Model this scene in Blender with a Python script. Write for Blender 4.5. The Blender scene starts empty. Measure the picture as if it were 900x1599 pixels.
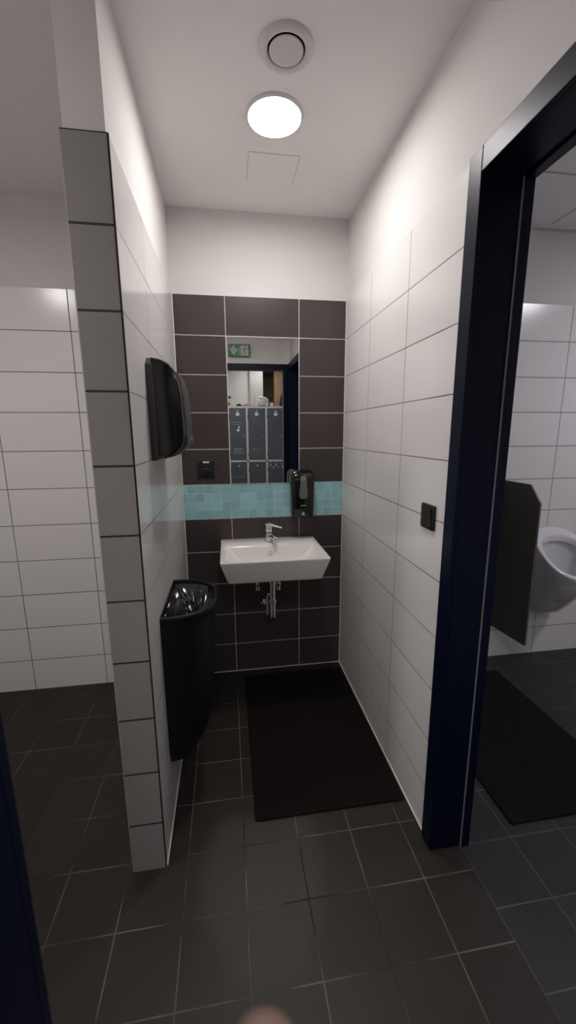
import bpy, bmesh, math, random
from mathutils import Vector, Matrix
random.seed(7)
SC = bpy.context.scene
COL = SC.collection
PI = math.pi

# ------------------------------------------------------------------ camera, world, exposure
cam_data = bpy.data.cameras.new('camera')
cam_data.sensor_fit = 'VERTICAL'
cam_data.sensor_height = 36.0
cam_data.lens = 622.77 * 36.0 / 1599.0
cam_data.clip_start = 0.01
cam_data.dof.use_dof = True
cam_data.dof.focus_distance = 2.2
cam_data.dof.aperture_fstop = 7.5
camera = bpy.data.objects.new('camera', cam_data)
COL.objects.link(camera)
camera.matrix_world = Matrix(((0.98871593, 0.03465232, -0.14573957, -0.07102),
                              (-0.14969565, 0.19179868, -0.96995076, -2.30678),
                              (-0.00565838, 0.98082236, 0.19482171, 1.47673),
                              (0, 0, 0, 1)))
SC.camera = camera
SC.view_settings.view_transform = 'Standard'
SC.view_settings.look = 'None'
SC.view_settings.gamma = 1.0
SC.view_settings.use_curve_mapping = False
SC.view_settings.exposure = 0.0
world = bpy.data.worlds.new('world')
SC.world = world
world.use_nodes = True
world.node_tree.nodes['Background'].inputs[0].default_value = (0.5, 0.5, 0.52, 1)
world.node_tree.nodes['Background'].inputs[1].default_value = 0.01
# brightness of the lamps (niche, room on the left, urinal room, locker room)
LAMP_NICHE, LAMP_LEFT, LAMP_URINAL, LAMP_LOCKER = 101.0, 138.0, 100.0, 27.0

# ------------------------------------------------------------------ measures
XL, XR = -0.327, 0.609          # niche side walls (tile faces)
TT = 2.188                      # top of the tiling
H = 2.593                       # ceiling
YP = -1.1375                    # end of the partition
YF = -2.08                      # front wall with the doorway

# ------------------------------------------------------------------ material helpers
def s2l(c):
    return tuple((x / 12.92 if x <= 0.04045 else ((x + 0.055) / 1.055) ** 2.4) for x in (v / 255 for v in c))

def mat(name, c, rough=0.5, metal=0.0, spec=0.5, coat=0.0, noise=0.0, nscale=30, bump=0.0, bscale=200):
    m = bpy.data.materials.new(name)
    m.use_nodes = True
    nt = m.node_tree
    b = nt.nodes['Principled BSDF']
    b.inputs['Base Color'].default_value = (*c, 1)
    b.inputs['Roughness'].default_value = rough
    b.inputs['Metallic'].default_value = metal
    b.inputs['Specular IOR Level'].default_value = spec
    b.inputs['Coat Weight'].default_value = coat
    tc = nt.nodes.new('ShaderNodeTexCoord')
    if noise:
        n = nt.nodes.new('ShaderNodeTexNoise')
        n.inputs['Scale'].default_value = nscale
        n.inputs['Detail'].default_value = 5
        nt.links.new(tc.outputs['Object'], n.inputs['Vector'])
        r = nt.nodes.new('ShaderNodeMapRange')
        r.inputs['From Min'].default_value = 0.3
        r.inputs['From Max'].default_value = 0.7
        r.inputs['To Min'].default_value = 1 - noise
        r.inputs['To Max'].default_value = 1 + noise
        nt.links.new(n.outputs['Fac'], r.inputs['Value'])
        mx = nt.nodes.new('ShaderNodeVectorMath')
        mx.operation = 'SCALE'
        mx.inputs[0].default_value = c
        nt.links.new(r.outputs['Result'], mx.inputs['Scale'])
        nt.links.new(mx.outputs['Vector'], b.inputs['Base Color'])
    if bump:
        n = nt.nodes.new('ShaderNodeTexNoise')
        n.inputs['Scale'].default_value = bscale
        n.inputs['Detail'].default_value = 4
        nt.links.new(tc.outputs['Object'], n.inputs['Vector'])
        bp = nt.nodes.new('ShaderNodeBump')
        bp.inputs['Strength'].default_value = bump
        bp.inputs['Distance'].default_value = 0.002
        nt.links.new(n.outputs['Fac'], bp.inputs['Height'])
        nt.links.new(bp.outputs['Normal'], b.inputs['Normal'])
    return m

def emit(name, c, s):
    m = bpy.data.materials.new(name)
    m.use_nodes = True
    nt = m.node_tree
    b = nt.nodes['Principled BSDF']
    b.inputs['Base Color'].default_value = (0.8, 0.8, 0.8, 1)
    b.inputs['Emission Color'].default_value = (*c, 1)
    b.inputs['Emission Strength'].default_value = s
    return m

def tile_mat(name, ax, off, size, grout_w, c_tile, c_grout, rough, var=0.06, c_grout2=None, mottle=0.05,
             bump=0.5, spec=0.5, huevar=0.0):
    """tiles laid in world axes ax[0], ax[1]; off = position of one joint, size = pitch"""
    m = bpy.data.materials.new(name)
    m.use_nodes = True
    nt = m.node_tree
    L = nt.links.new
    b = nt.nodes['Principled BSDF']
    tc = nt.nodes.new('ShaderNodeTexCoord')
    sp = nt.nodes.new('ShaderNodeSeparateXYZ')
    L(tc.outputs['Object'], sp.inputs[0])

    def M(op, a, bb=None):
        n = nt.nodes.new('ShaderNodeMath')
        n.operation = op
        for i, v in enumerate((a, bb)):
            if v is None:
                continue
            if isinstance(v, (int, float)):
                n.inputs[i].default_value = v
            else:
                L(v, n.inputs[i])
        return n.outputs[0]
    ds, cells = [], []
    for i in (0, 1):
        u = M('DIVIDE', M('SUBTRACT', sp.outputs[ax[i]], off[i]), size[i])
        f = M('FRACT', u)
        cells.append(M('FLOOR', u))
        ds.append(M('MULTIPLY', M('MINIMUM', f, M('SUBTRACT', 1.0, f)), size[i]))
    d = M('MINIMUM', ds[0], ds[1])
    mr = nt.nodes.new('ShaderNodeMapRange')
    mr.interpolation_type = 'SMOOTHSTEP'
    mr.inputs['From Min'].default_value = grout_w * 0.38
    mr.inputs['From Max'].default_value = grout_w * 0.62
    L(d, mr.inputs['Value'])
    cmb = nt.nodes.new('ShaderNodeCombineXYZ')
    L(cells[0], cmb.inputs[0])
    L(cells[1], cmb.inputs[1])
    wn = nt.nodes.new('ShaderNodeTexWhiteNoise')
    L(cmb.outputs[0], wn.inputs['Vector'])
    ns = nt.nodes.new('ShaderNodeTexNoise')
    ns.inputs['Scale'].default_value = 9
    ns.inputs['Detail'].default_value = 6
    L(tc.outputs['Object'], ns.inputs['Vector'])
    k = M('ADD', M('ADD', 1 - var - mottle, M('MULTIPLY', wn.outputs['Value'], 2 * var)),
          M('MULTIPLY', ns.outputs['Fac'], 2 * mottle))
    vm = nt.nodes.new('ShaderNodeVectorMath')
    vm.operation = 'SCALE'
    vm.inputs[0].default_value = c_tile
    L(k, vm.inputs['Scale'])
    tcol = vm.outputs[0]
    if huevar:
        hm = nt.nodes.new('ShaderNodeMix')
        hm.data_type = 'RGBA'
        hm.blend_type = 'MULTIPLY'
        hm.inputs[0].default_value = huevar
        L(tcol, hm.inputs[6])
        L(wn.outputs['Color'], hm.inputs[7])
        tcol = hm.outputs[2]
    gr = nt.nodes.new('ShaderNodeMix')
    gr.data_type = 'RGBA'
    gr.inputs[6].default_value = (*c_grout, 1)
    gr.inputs[7].default_value = (*(c_grout2 or c_grout), 1)
    n2 = nt.nodes.new('ShaderNodeTexNoise')
    n2.inputs['Scale'].default_value = 3.1
    n2.inputs['Detail'].default_value = 3
    L(tc.outputs['Object'], n2.inputs['Vector'])
    r2 = nt.nodes.new('ShaderNodeMapRange')
    r2.inputs['From Min'].default_value = 0.42
    r2.inputs['From Max'].default_value = 0.58
    L(n2.outputs['Fac'], r2.inputs['Value'])
    L(r2.outputs[0], gr.inputs[0])
    mx = nt.nodes.new('ShaderNodeMix')
    mx.data_type = 'RGBA'
    L(mr.outputs[0], mx.inputs[0])
    L(gr.outputs[2], mx.inputs[6])
    L(tcol, mx.inputs[7])
    L(mx.outputs[2], b.inputs['Base Color'])
    ro = M('ADD', M('MULTIPLY', mr.outputs[0], rough - 0.8), 0.8)
    L(ro, b.inputs['Roughness'])
    b.inputs['Specular IOR Level'].default_value = spec
    bp = nt.nodes.new('ShaderNodeBump')
    bp.inputs['Strength'].default_value = bump
    bp.inputs['Distance'].default_value = 0.0015
    L(mr.outputs[0], bp.inputs['Height'])
    L(bp.outputs['Normal'], b.inputs['Normal'])
    return m

WHITE_T = (0.81, 0.79, 0.78)
GREY_G = (0.17, 0.155, 0.145)
PALE_G = (0.30, 0.28, 0.26)
DARK_T = (0.062, 0.048, 0.049)
M = {}
M['plaster'] = mat('white plaster', (0.73, 0.705, 0.695), 0.9, spec=0.2, noise=0.015, nscale=4, bump=0.08, bscale=260)
M['plaster_brightened'] = mat('brightened front wall plaster', (0.90, 0.87, 0.85), 0.9, spec=0.2, noise=0.015, nscale=4)  # wall plaster with extra light put into its colour to lift the dim front wall
M['ceil'] = mat('white ceiling paint', (0.92, 0.89, 0.885), 0.95, spec=0.15, noise=0.01, nscale=4, bump=0.06, bscale=240)
M['white_right'] = tile_mat('white wall tile', (1, 2), (-0.7957, TT - 2.2), (0.4, 0.2), 0.0038, WHITE_T, GREY_G, 0.2, 0.015, PALE_G, 0.01)
M['white_part'] = tile_mat('white wall tile partition', (1, 2), (-0.763, TT - 2.2), (0.4, 0.2), 0.0038, WHITE_T, GREY_G, 0.13, 0.015, PALE_G, 0.01)
M['white_left'] = tile_mat('white wall tile left', (0, 2), (-0.8353, TT - 2.2), (0.4, 0.2), 0.0042, WHITE_T, (0.13, 0.12, 0.115), 0.2, 0.015, (0.22, 0.2, 0.18), 0.01)
M['white_urinal'] = tile_mat('white wall tile urinal', (0, 2), (1.533, TT - 2.2), (0.4, 0.2), 0.0042, WHITE_T, (0.13, 0.12, 0.12), 0.2, 0.015, (0.2, 0.18, 0.18), 0.01)
M['dark'] = tile_mat('dark brown wall tile', (0, 2), (-0.0572, TT - 2.2), (0.4, 0.2), 0.0042, DARK_T, (0.62, 0.58, 0.55), 0.33, 0.05, (0.5, 0.47, 0.44), 0.06, spec=0.4)
M['end'] = tile_mat('grey end tile', (0, 2), (-0.52, TT - 2.2), (0.4, 0.2), 0.006, (0.30, 0.28, 0.277), (0.03, 0.024, 0.024), 0.35, 0.03, (0.035, 0.03, 0.03), 0.03)
M['mosaic'] = tile_mat('teal glass mosaic', (0, 2), (-0.058, 1.188), (0.0498, 0.05), 0.0026, (0.33, 0.62, 0.66), (0.78, 0.80, 0.80), 0.12, 0.14, (0.45, 0.52, 0.52), 0.04)
M['floor'] = tile_mat('dark floor tile', (0, 1), (-0.058, -1.3075), (0.1985, 0.2005), 0.0042, (0.0245, 0.0198, 0.0168), (0.125, 0.112, 0.095), 0.45, 0.12, (0.020, 0.017, 0.015), 0.16, spec=0.3)
M['floor_u'] = tile_mat('dark floor tile urinal room', (0, 1), (0.719, -1.2255), (0.2025, 0.199), 0.0042, (0.026, 0.025, 0.0265), (0.10, 0.098, 0.096), 0.45, 0.12, (0.07, 0.066, 0.063), 0.16, spec=0.3)
M['drop_ceil'] = tile_mat('suspended ceiling board', (0, 1), (1.715, -0.515), (0.6, 0.6), 0.014, (0.92, 0.91, 0.92), (0.6, 0.6, 0.6), 0.9, 0.01, (0.5, 0.5, 0.5), 0.02, bump=0.8, spec=0.1)
M['silicone'] = mat('white silicone', (0.72, 0.69, 0.65), 0.4, noise=0.1, nscale=12)
M['edge_metal'] = mat('metal tile edge', (0.55, 0.53, 0.48), 0.4, 0.5, noise=0.1, nscale=20)
M['edge_dark'] = mat('dark joint', (0.022, 0.017, 0.017), 0.8)
M['navy'] = mat('navy blue paint', (0.0009, 0.0036, 0.0185), 0.38, spec=0.2, noise=0.05, nscale=8)
M['gasket'] = mat('grey rubber seal', (0.20, 0.20, 0.23), 0.6)
M['ceramic'] = mat('white glazed ceramic', (0.87, 0.825, 0.805), 0.09, spec=0.6, coat=0.3)
M['ceramic_u'] = mat('white urinal ceramic', (0.74, 0.73, 0.75), 0.1, spec=0.6, coat=0.3)
M['chrome'] = mat('chrome', (0.80, 0.80, 0.80), 0.10, 1.0)
M['steel'] = mat('brushed steel', (0.5, 0.5, 0.5), 0.28, 1.0)
M['black_gloss'] = mat('glossy black plastic', (0.0065, 0.0065, 0.0065), 0.13, spec=0.5)
M['black_satin'] = mat('satin black plastic', (0.011, 0.012, 0.0125), 0.32, spec=0.4)
M['black_bin'] = mat('black plastic', (0.0045, 0.0045, 0.0048), 0.45, spec=0.35, bump=0.05, bscale=300)
M['charcoal'] = mat('charcoal plastic', (0.045, 0.048, 0.048), 0.32)
M['black_void'] = mat('dark opening', (0.004, 0.004, 0.004), 0.9)
M['liner'] = mat('black liner film', (0.007, 0.007, 0.008), 0.16, spec=0.9, coat=0.6)
M['smoke'] = mat('smoky grey window', (0.15, 0.155, 0.15), 0.3)
M['white_mark'] = mat('white print', (0.7, 0.7, 0.7), 0.5)
M['rubber'] = mat('dark brown rubber mat', (0.0095, 0.0068, 0.0064), 0.9, spec=0.1, noise=0.25, nscale=160, bump=0.5, bscale=420)
M['rubber_u'] = mat('black rubber mat', (0.009, 0.0085, 0.0085), 0.9, spec=0.12, noise=0.25, nscale=160, bump=0.5, bscale=420)
M['vent_white'] = mat('white vent metal', (0.70, 0.68, 0.68), 0.45)
M['hatch'] = mat('white hatch board', (0.92, 0.89, 0.885), 0.95, spec=0.15)
M['brown_panel'] = mat('dark brown panel', (0.030, 0.023, 0.018), 0.5, noise=0.25, nscale=200)
M['panel_edge'] = mat('pale panel edge', (0.11, 0.105, 0.085), 0.5)
M['green'] = mat('exit sign green', (0.15, 0.29, 0.20), 0.3)
M['sign_white'] = mat('exit sign white', (0.62, 0.68, 0.62), 0.4)
M['locker_frame'] = mat('light grey locker steel', (0.60, 0.57, 0.54), 0.45)
M['locker_door'] = mat('blue grey locker door', (0.088, 0.090, 0.104), 0.4)
M['card'] = mat('white card', (0.75, 0.75, 0.75), 0.6)
M['sticker'] = mat('pink sticker', (0.45, 0.27, 0.25), 0.5)
M['cloth_pink'] = mat('dusty pink cloth', (0.30, 0.17, 0.17), 0.9, noise=0.2, nscale=60)
M['bag_white'] = mat('pale bag', (0.62, 0.57, 0.55), 0.3, noise=0.1, nscale=40)
M['yellow'] = mat('pale yellow plastic', (0.62, 0.56, 0.32), 0.4)
M['dark_cloth'] = mat('dark cloth', (0.012, 0.011, 0.014), 0.9, noise=0.3, nscale=50)
M['wood'] = mat('tan wood', (0.40, 0.245, 0.125), 0.5, noise=0.15, nscale=14)
M['wood_dark'] = mat('brown wood', (0.13, 0.088, 0.055), 0.6, noise=0.15, nscale=14)
M['skin'] = mat('skin', (0.17, 0.10, 0.08), 0.5, noise=0.06, nscale=60)
M['nail'] = mat('finger nail', (0.52, 0.28, 0.24), 0.3)
M['mirror'] = mat('silvered mirror glass', (0.93, 0.935, 0.93), 0.0, 1.0)
M['ivory'] = mat('ivory plastic', (0.55, 0.5, 0.42), 0.5)

# ------------------------------------------------------------------ mesh helpers
def obj(name, bm, m, parent=None, smooth=False, bevel=0.0, seg=2):
    me = bpy.data.meshes.new(name)
    bmesh.ops.recalc_face_normals(bm, faces=bm.faces)
    bm.to_mesh(me)
    bm.free()
    me.materials.append(m)
    o = bpy.data.objects.new(name, me)
    COL.objects.link(o)
    if parent is not None:
        o.parent = parent
        o.matrix_parent_inverse = Matrix.Translation(-world_loc(parent))
    if smooth:
        for p in me.polygons:
            p.use_smooth = True
        try:
            me.set_sharp_from_angle(angle=math.radians(smooth if smooth is not True else 40))
        except Exception:
            pass
    if bevel:
        md = o.modifiers.new('bevel', 'BEVEL')
        md.width = bevel
        md.segments = seg
        md.limit_method = 'ANGLE'
        md.angle_limit = math.radians(35)
    return o

def world_loc(o):
    # parents are only ever translated
    v = Vector(o.location)
    p = o.parent
    while p is not None:
        v += o.matrix_parent_inverse.translation + Vector(p.location)
        o, p = p, p.parent
    return v

def thing(name, label, cat, loc=(0, 0, 0), group=None):
    o = bpy.data.objects.new(name, None)
    o.empty_display_size = 0.05
    o.location = loc
    COL.objects.link(o)
    return tag(o, label, cat, group)

def tag(o, label, cat, group=None):
    o['label'] = label
    o['category'] = cat
    if group:
        o['group'] = group
    return o

def struct(name, bm, m, label, parent=None, **k):
    o = obj(name, bm, m, parent, **k)
    o['kind'] = 'structure'
    if parent is None:
        o['label'] = label
        o['category'] = name.split('_')[0]
    return o

def box(bm, x0, x1, y0, y1, z0, z1):
    vs = [bm.verts.new((x, y, z)) for x in (x0, x1) for y in (y0, y1) for z in (z0, z1)]
    for f in ((0, 1, 3, 2), (4, 6, 7, 5), (0, 4, 5, 1), (2, 3, 7, 6), (0, 2, 6, 4), (1, 5, 7, 3)):
        bm.faces.new([vs[i] for i in f])
    return bm

def bx(*a):
    return box(bmesh.new(), *a)

def loft(bm, rings, cap0=True, cap1=True, closed=True):
    R = [[bm.verts.new(p) for p in r] for r in rings]
    n = len(R[0])
    for a, b in zip(R, R[1:]):
        for i in range(n if closed else n - 1):
            j = (i + 1) % n
            bm.faces.new((a[i], a[j], b[j], b[i]))
    if cap0:
        bm.faces.new(list(reversed(R[0])))
    if cap1:
        bm.faces.new(R[-1])
    return bm

def circ(c, r, axis='Z', n=32, ry=None):
    ry = ry or r
    out = []
    for i in range(n):
        a = 2 * PI * i / n
        u, v = r * math.cos(a), ry * math.sin(a)
        if axis == 'Z':
            out.append((c[0] + u, c[1] + v, c[2]))
        elif axis == 'Y':
            out.append((c[0] + u, c[1], c[2] + v))
        else:
            out.append((c[0], c[1] + u, c[2] + v))
    return out

def lathe(bm, c, prof, axis='Z', n=40, cap0=True, cap1=True):
    rings = []
    for r, h in prof:
        d = {'Z': (0, 0, h), 'Y': (0, h, 0), 'X': (h, 0, 0)}[axis]
        rings.append(circ((c[0] + d[0], c[1] + d[1], c[2] + d[2]), max(r, 1e-4), axis, n))
    return loft(bm, rings, cap0, cap1)

def tube(bm, pts, r, n=12, cap=True):
    pts = [Vector(p) for p in pts]
    rad = r if isinstance(r, (list, tuple)) else [r] * len(pts)
    rings = []
    up = None
    for i, p in enumerate(pts):
        t = (pts[min(i + 1, len(pts) - 1)] - pts[max(i - 1, 0)]).normalized()
        if up is None:
            up = Vector((0, 0, 1)) if abs(t.z) < 0.9 else Vector((1, 0, 0))
        a = t.cross(up).normalized()
        b = a.cross(t).normalized()
        up = b
        rings.append([tuple(p + (a * math.cos(2 * PI * k / n) + b * math.sin(2 * PI * k / n)) * rad[i]) for k in range(n)])
    return loft(bm, rings, cap, cap)

def rrect(x0, x1, y0, y1, r, z, n=6):
    out = []
    for cx, cy, a0 in ((x1 - r, y1 - r, 0), (x0 + r, y1 - r, PI / 2), (x0 + r, y0 + r, PI), (x1 - r, y0 + r, 1.5 * PI)):
        for i in range(n + 1):
            a = a0 + PI / 2 * i / n
            out.append((cx + r * math.cos(a), cy + r * math.sin(a), z))
    return out

def rrect_y(x0, x1, z0, z1, r, y, n=6):
    return [(p[0], y, p[1]) for p in rrect(x0, x1, z0, z1, r, 0, n)]

def rrect_x(y0, y1, z0, z1, r, x, n=6):
    return [(x, p[0], p[1]) for p in rrect(y0, y1, z0, z1, r, 0, n)]

def prism(bm, poly, axis, a, b):
    def P(p, t):
        return {'X': (t, p[0], p[1]), 'Y': (p[0], t, p[1]), 'Z': (p[0], p[1], t)}[axis]
    return loft(bm, [[P(p, a) for p in poly], [P(p, b) for p in poly]])

# ------------------------------------------------------------------ the setting
XW = -2.4                       # far left wall
f = bx(XW, 0.719, YF - 0.12, 0.0, -0.05, 0.0)
box(f, XW, 2.2, -5.6, YF - 0.12, -0.05, 0.0)
struct('floor', f, M['floor'], 'dark square floor tiles in front of the basin niche')
struct('floor_urinal_room', bx(0.719, 3.3, YF - 0.12, -0.1, -0.05, 0.0), M['floor_u'], 'dark square floor tiles beyond the blue door frame')
struct('ceiling', bx(XW, 0.717, YF - 0.12, 0.09, H, H + 0.08), M['ceil'], 'white painted ceiling over the basin niche')
struct('ceiling_urinal_room', bx(0.7175, 3.3, YF - 0.12, -0.09, 2.58, 2.66), M['drop_ceil'], 'suspended ceiling beyond the blue door frame')
struct('ceiling_locker_room', bx(XW, 2.2, -5.6, YF - 0.12, 2.62, 2.7), M['ceil'], 'white ceiling of the locker room')

# back wall: plaster core, dark tiled field in the niche, white tiles in the left room
wb = struct('wall_back', bx(XW - 0.1, 0.715, 0.008, 0.1, 0, H), M['plaster'], 'white plaster back wall above the dark tiled field')
dk = bx(XL, XR, 0.0, 0.008, 1.188, TT - 0.0022)
box(dk, XL, XR, 0.0, 0.008, 0.0, 0.988)
struct('dark_tiles', dk, M['dark'], '', wb)
struct('mosaic_band', bx(XL, XR, 0.0, 0.008, 0.988, 1.188), M['mosaic'], '', wb)
struct('white_tiles', bx(XW, -0.4405, 0.0, 0.008, 0.0, TT - 0.0022), M['white_left'], '', wb)
# partition on the left of the niche
wp = struct('wall_partition', bx(-0.4325, -0.335, YP + 0.0085, 0.008, 0, H), M['plaster'], 'partition wall with a grey tiled end, left of the basin niche')
struct('white_tiles', bx(-0.335, XL, YP + 0.004, 0.0, 0, TT - 0.0022), M['white_part'], '', wp)
struct('white_tiles', bx(-0.4405, -0.4325, YP + 0.004, 0.0, 0, TT), M['white_part'], '', wp)
struct('grey_end_tiles', bx(-0.4378, -0.3315, YP, YP + 0.0085, 0, TT), M['end'], '', wp)
struct('trim_1', bx(-0.3315, XL, YP + 0.0012, YP + 0.0045, 0, TT), M['edge_dark'], 'dark joint down the right edge of the partition end')
struct('trim_2', bx(-0.4405, -0.4378, YP + 0.0008, YP + 0.0045, 0, TT), M['edge_metal'], 'thin metal edge down the left of the partition end')
struct('trim_3', bx(XL - 0.0005, XL + 0.003, -0.003, 0.0, 0, TT), M['silicone'], 'white silicone joint in the left corner of the niche')
struct('trim_4', bx(XR - 0.003, XR + 0.0005, -0.003, 0.0, 0, TT), M['silicone'], 'white silicone joint in the right corner of the niche')
struct('trim_5', bx(XL, XR, -0.004, 0.0, 0, 0.004), M['silicone'], 'pale joint along the foot of the dark tiled wall')
struct('trim_6', bx(XR - 0.004, XR + 0.0005, -1.162, -0.004, 0, 0.004), M['silicone'], 'pale joint along the foot of the right tiled wall')
struct('trim_7', bx(XL - 0.0005, XL + 0.003, YP + 0.004, -0.004, 0, 0.004), M['silicone'], 'pale joint along the foot of the left tiled wall')
# right wall with the opening to the urinal room
DY0, DY1, DZ = -2.02, -1.225, 2.128     # clear opening in the right wall
w = bx(0.617, 0.717, DY1 + 0.012, 0.008, 0, H)
box(w, 0.617, 0.717, YF, DY1 + 0.012, DZ + 0.012, H)
box(w, 0.617, 0.717, YF, DY0 - 0.012, 0, DZ + 0.012)
wr = struct('wall_right', w, M['plaster'], 'white tiled wall right of the basin')
struct('white_tiles', bx(XR, 0.617, -1.1655, 0.0, 0, TT - 0.0022), M['white_right'], '', wr)
# left end, front wall with the doorway the photo is taken from
struct('wall_left', bx(XW - 0.1, XW, -5.6, 0.008, 0, H), M['plaster'], 'white wall at the far left end')
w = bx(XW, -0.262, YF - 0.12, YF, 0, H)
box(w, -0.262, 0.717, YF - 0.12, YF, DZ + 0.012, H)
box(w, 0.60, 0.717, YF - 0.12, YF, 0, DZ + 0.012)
struct('wall_front', w, M['plaster_brightened'], 'white wall with the exit sign above the doorway')

# blue steel door frames
d1 = struct('door_1', bx(0.597, 0.609, DY1, -1.1655, 0, TT + 0.002), M['navy'], 'navy blue steel door frame on the right', bevel=0.0025)
def part(name, bm, m, parent, **k):
    return obj(name, bm, m, parent, **k)
part('head_face', bx(0.597, 0.609, DY0 - 0.06, DY1, DZ, TT + 0.002), M['navy'], d1, bevel=0.0025)
part('jamb_face', bx(0.597, 0.609, DY0 - 0.06, DY0, 0, DZ), M['navy'], d1, bevel=0.0025)
g = bx(0.609, 0.718, DY1, DY1 + 0.012, 0, DZ + 0.012)
box(g, 0.718, 0.748, DY1 - 0.0065, DY1 + 0.05, 0, DZ + 0.05)
part('jamb_lining', g, M['navy'], d1, bevel=0.001)
g = bx(0.609, 0.718, DY0 - 0.012, DY0, 0, DZ + 0.012)
box(g, 0.718, 0.748, DY0 - 0.05, DY0 + 0.0065, 0, DZ + 0.05)
part('jamb_lining', g, M['navy'], d1, bevel=0.001)
g = bx(0.609, 0.718, DY0, DY1, DZ, DZ + 0.012)
box(g, 0.718, 0.748, DY0 + 0.0065, DY1 - 0.0065, DZ - 0.0065, DZ + 0.05)
part('head_lining', g, M['navy'], d1, bevel=0.001)
part('seal', bx(0.7155, 0.7178, DY1 - 0.0058, DY1 - 0.0002, 0.0, DZ), M['gasket'], d1)
# silicone bead beside the frame
struct('trim_8', bx(0.604, 0.6095, -1.1655, -1.1625, 0.0, TT), M['silicone'], 'pale bead between the white tiles and the blue frame')
struct('trim_9', bx(0.604, 0.617, -2.08, -1.1655, TT + 0.002, TT + 0.007), M['silicone'], 'pale bead above the blue frame head')
OX0, OX1 = -0.212, 0.545
d2 = struct('door_2', bx(OX0 - 0.06, OX0, YF, YF + 0.012, 0, TT - 0.004), M['navy'], 'navy blue frame of the doorway seen in the mirror', bevel=0.002)
part('head_face', bx(OX0, OX1, YF, YF + 0.012, DZ, TT - 0.004), M['navy'], d2, bevel=0.002)
part('jamb_face', bx(OX1, 0.5965, YF, YF + 0.012, 0, TT - 0.004), M['navy'], d2, bevel=0.002)
part('jamb_lining', bx(OX0 - 0.05, OX0, YF - 0.12, YF, 0, DZ + 0.012), M['navy'], d2)
part('jamb_lining', bx(OX1 + 0.003, 0.60, YF - 0.12, YF, 0, DZ + 0.012), M['navy'], d2)
part('head_lining', bx(OX0, OX1 + 0.003, YF - 0.12, YF, DZ, DZ + 0.012), M['navy'], d2)
part('seal', bx(OX1 - 0.006, OX1 + 0.003, YF - 0.055, YF - 0.03, 0, DZ), M['gasket'], d2)

# urinal room walls
wu = struct('wall_urinal_room', bx(0.717, 3.3, -0.092, 0.0, 0, 2.66), M['plaster'], 'white plaster wall above the urinal tiles')
struct('white_tiles', bx(0.717, 3.3, -0.1, -0.092, 0, TT - 0.0022), M['white_urinal'], '', wu)
struct('trim_10', bx(0.717, 3.3, -0.122, -0.1, 2.562, 2.58), M['vent_white'], 'white edge profile of the suspended ceiling')
struct('wall_urinal_side', bx(3.3, 3.4, -2.2, 0, 0, 2.66), M['plaster'], 'white side wall of the urinal room')
struct('wall_urinal_front', bx(0.717, 3.3, -2.2, YF, 0, 2.66), M['plaster'], 'white front wall of the urinal room')
# locker room walls
lw = bx(XW, 0.56, -4.8, -4.7, 0, 2.62)
struct('wall_locker_room', lw, M['plaster'], 'white wall behind the lockers seen in the mirror')
struct('pillar', bx(0.34, 0.56, -4.7, -4.64, 0, 2.62), mat('grey plaster', (0.52, 0.49, 0.475), 0.9, noise=0.03, nscale=6), 'greyish pilaster behind the lockers')
struct('wall_locker_side', bx(2.2, 2.3, -5.7, -2.2, 0, 2.7), M['plaster'], 'side wall of the locker room')
struct('wall_locker_back', bx(0.4, 2.2, -5.7, -5.6, 0, 2.7), M['plaster'], 'back wall of the locker room')

# ------------------------------------------------------------------ ceiling lamps
def lamp(label, x, y, z, r, strength, col, group=None):
    t = thing('ceiling_lamp', label, 'lamp', (x, y, z), group)
    g = bmesh.new()
    lathe(g, (x, y, z), [(r + 0.009, 0), (r + 0.008, -0.006), (r + 0.003, -0.010), (r, -0.010), (r - 0.001, -0.002)], n=56)
    obj('housing', g, M['vent_white'], t, smooth=True)
    g = bmesh.new()
    lathe(g, (x, y, z), [(r - 0.0015, -0.0015), (r - 0.0015, -0.003), (0.002, -0.003)], n=56)
    obj('diffuser', g, emit('lit diffuser', col, strength), t, smooth=True)
    return t
lamp('round lit ceiling lamp in front of the round vent', 0.139, -0.64, H, 0.095, LAMP_NICHE, (1.0, 0.955, 0.93))
lamp('round lit ceiling lamp in the room left of the partition', -1.35, -1.42, H, 0.095, LAMP_LEFT, (1.0, 0.96, 0.93))
lamp('round lit ceiling lamp in the urinal room', 2.55, -1.30, 2.58, 0.12, LAMP_URINAL, (0.93, 0.915, 1.0))
lamp('round lit ceiling lamp of the locker room near the doorway', -0.06, -2.85, 2.62, 0.26, LAMP_LOCKER, (0.94, 1.0, 1.0))

lamp('added round fill lamp brightening the wall behind the lockers', 0.55, -4.32, 2.62, 0.16, LAMP_LOCKER * 0.6, (1.0, 0.96, 0.92))  # unseen extra lamp, added to brighten the wall and items behind the lockers

# ------------------------------------------------------------------ vent and hatch in the ceiling
vx, vy = 0.143, -0.90
v = thing('ceiling_vent', 'round white ceiling vent behind the lit lamp', 'vent', (vx, vy, H))
g = bmesh.new()
lathe(g, (vx, vy, H), [(0.082, 0), (0.082, -0.004), (0.079, -0.008), (0.072, -0.011), (0.064, -0.012), (0.058, -0.009), (0.055, -0.002)],
      n=56, cap1=False)
obj('outer_ring', g, M['vent_white'], v, smooth=True)
g = bmesh.new()
lathe(g, (vx, vy, H), [(0.0555, -0.0005), (0.0555, -0.0025), (0.002, -0.0025)], n=48)
obj('throat', g, M['black_void'], v)
g = bmesh.new()
lathe(g, (vx, vy, H), [(0.02, -0.0026), (0.02, -0.006), (0.0475, -0.0065), (0.0510, -0.0085), (0.0500, -0.0115), (0.002, -0.0125)], n=48)
obj('valve_disc', g, M['vent_white'], v, smooth=True)
h = thing('access_hatch', 'square flush ceiling hatch between the lamp and the back wall', 'hatch', (0.162, -0.345, H))
g = bx(0.0565, 0.0578, -0.44, -0.245, H - 0.0006, H + 0.001)
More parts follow.
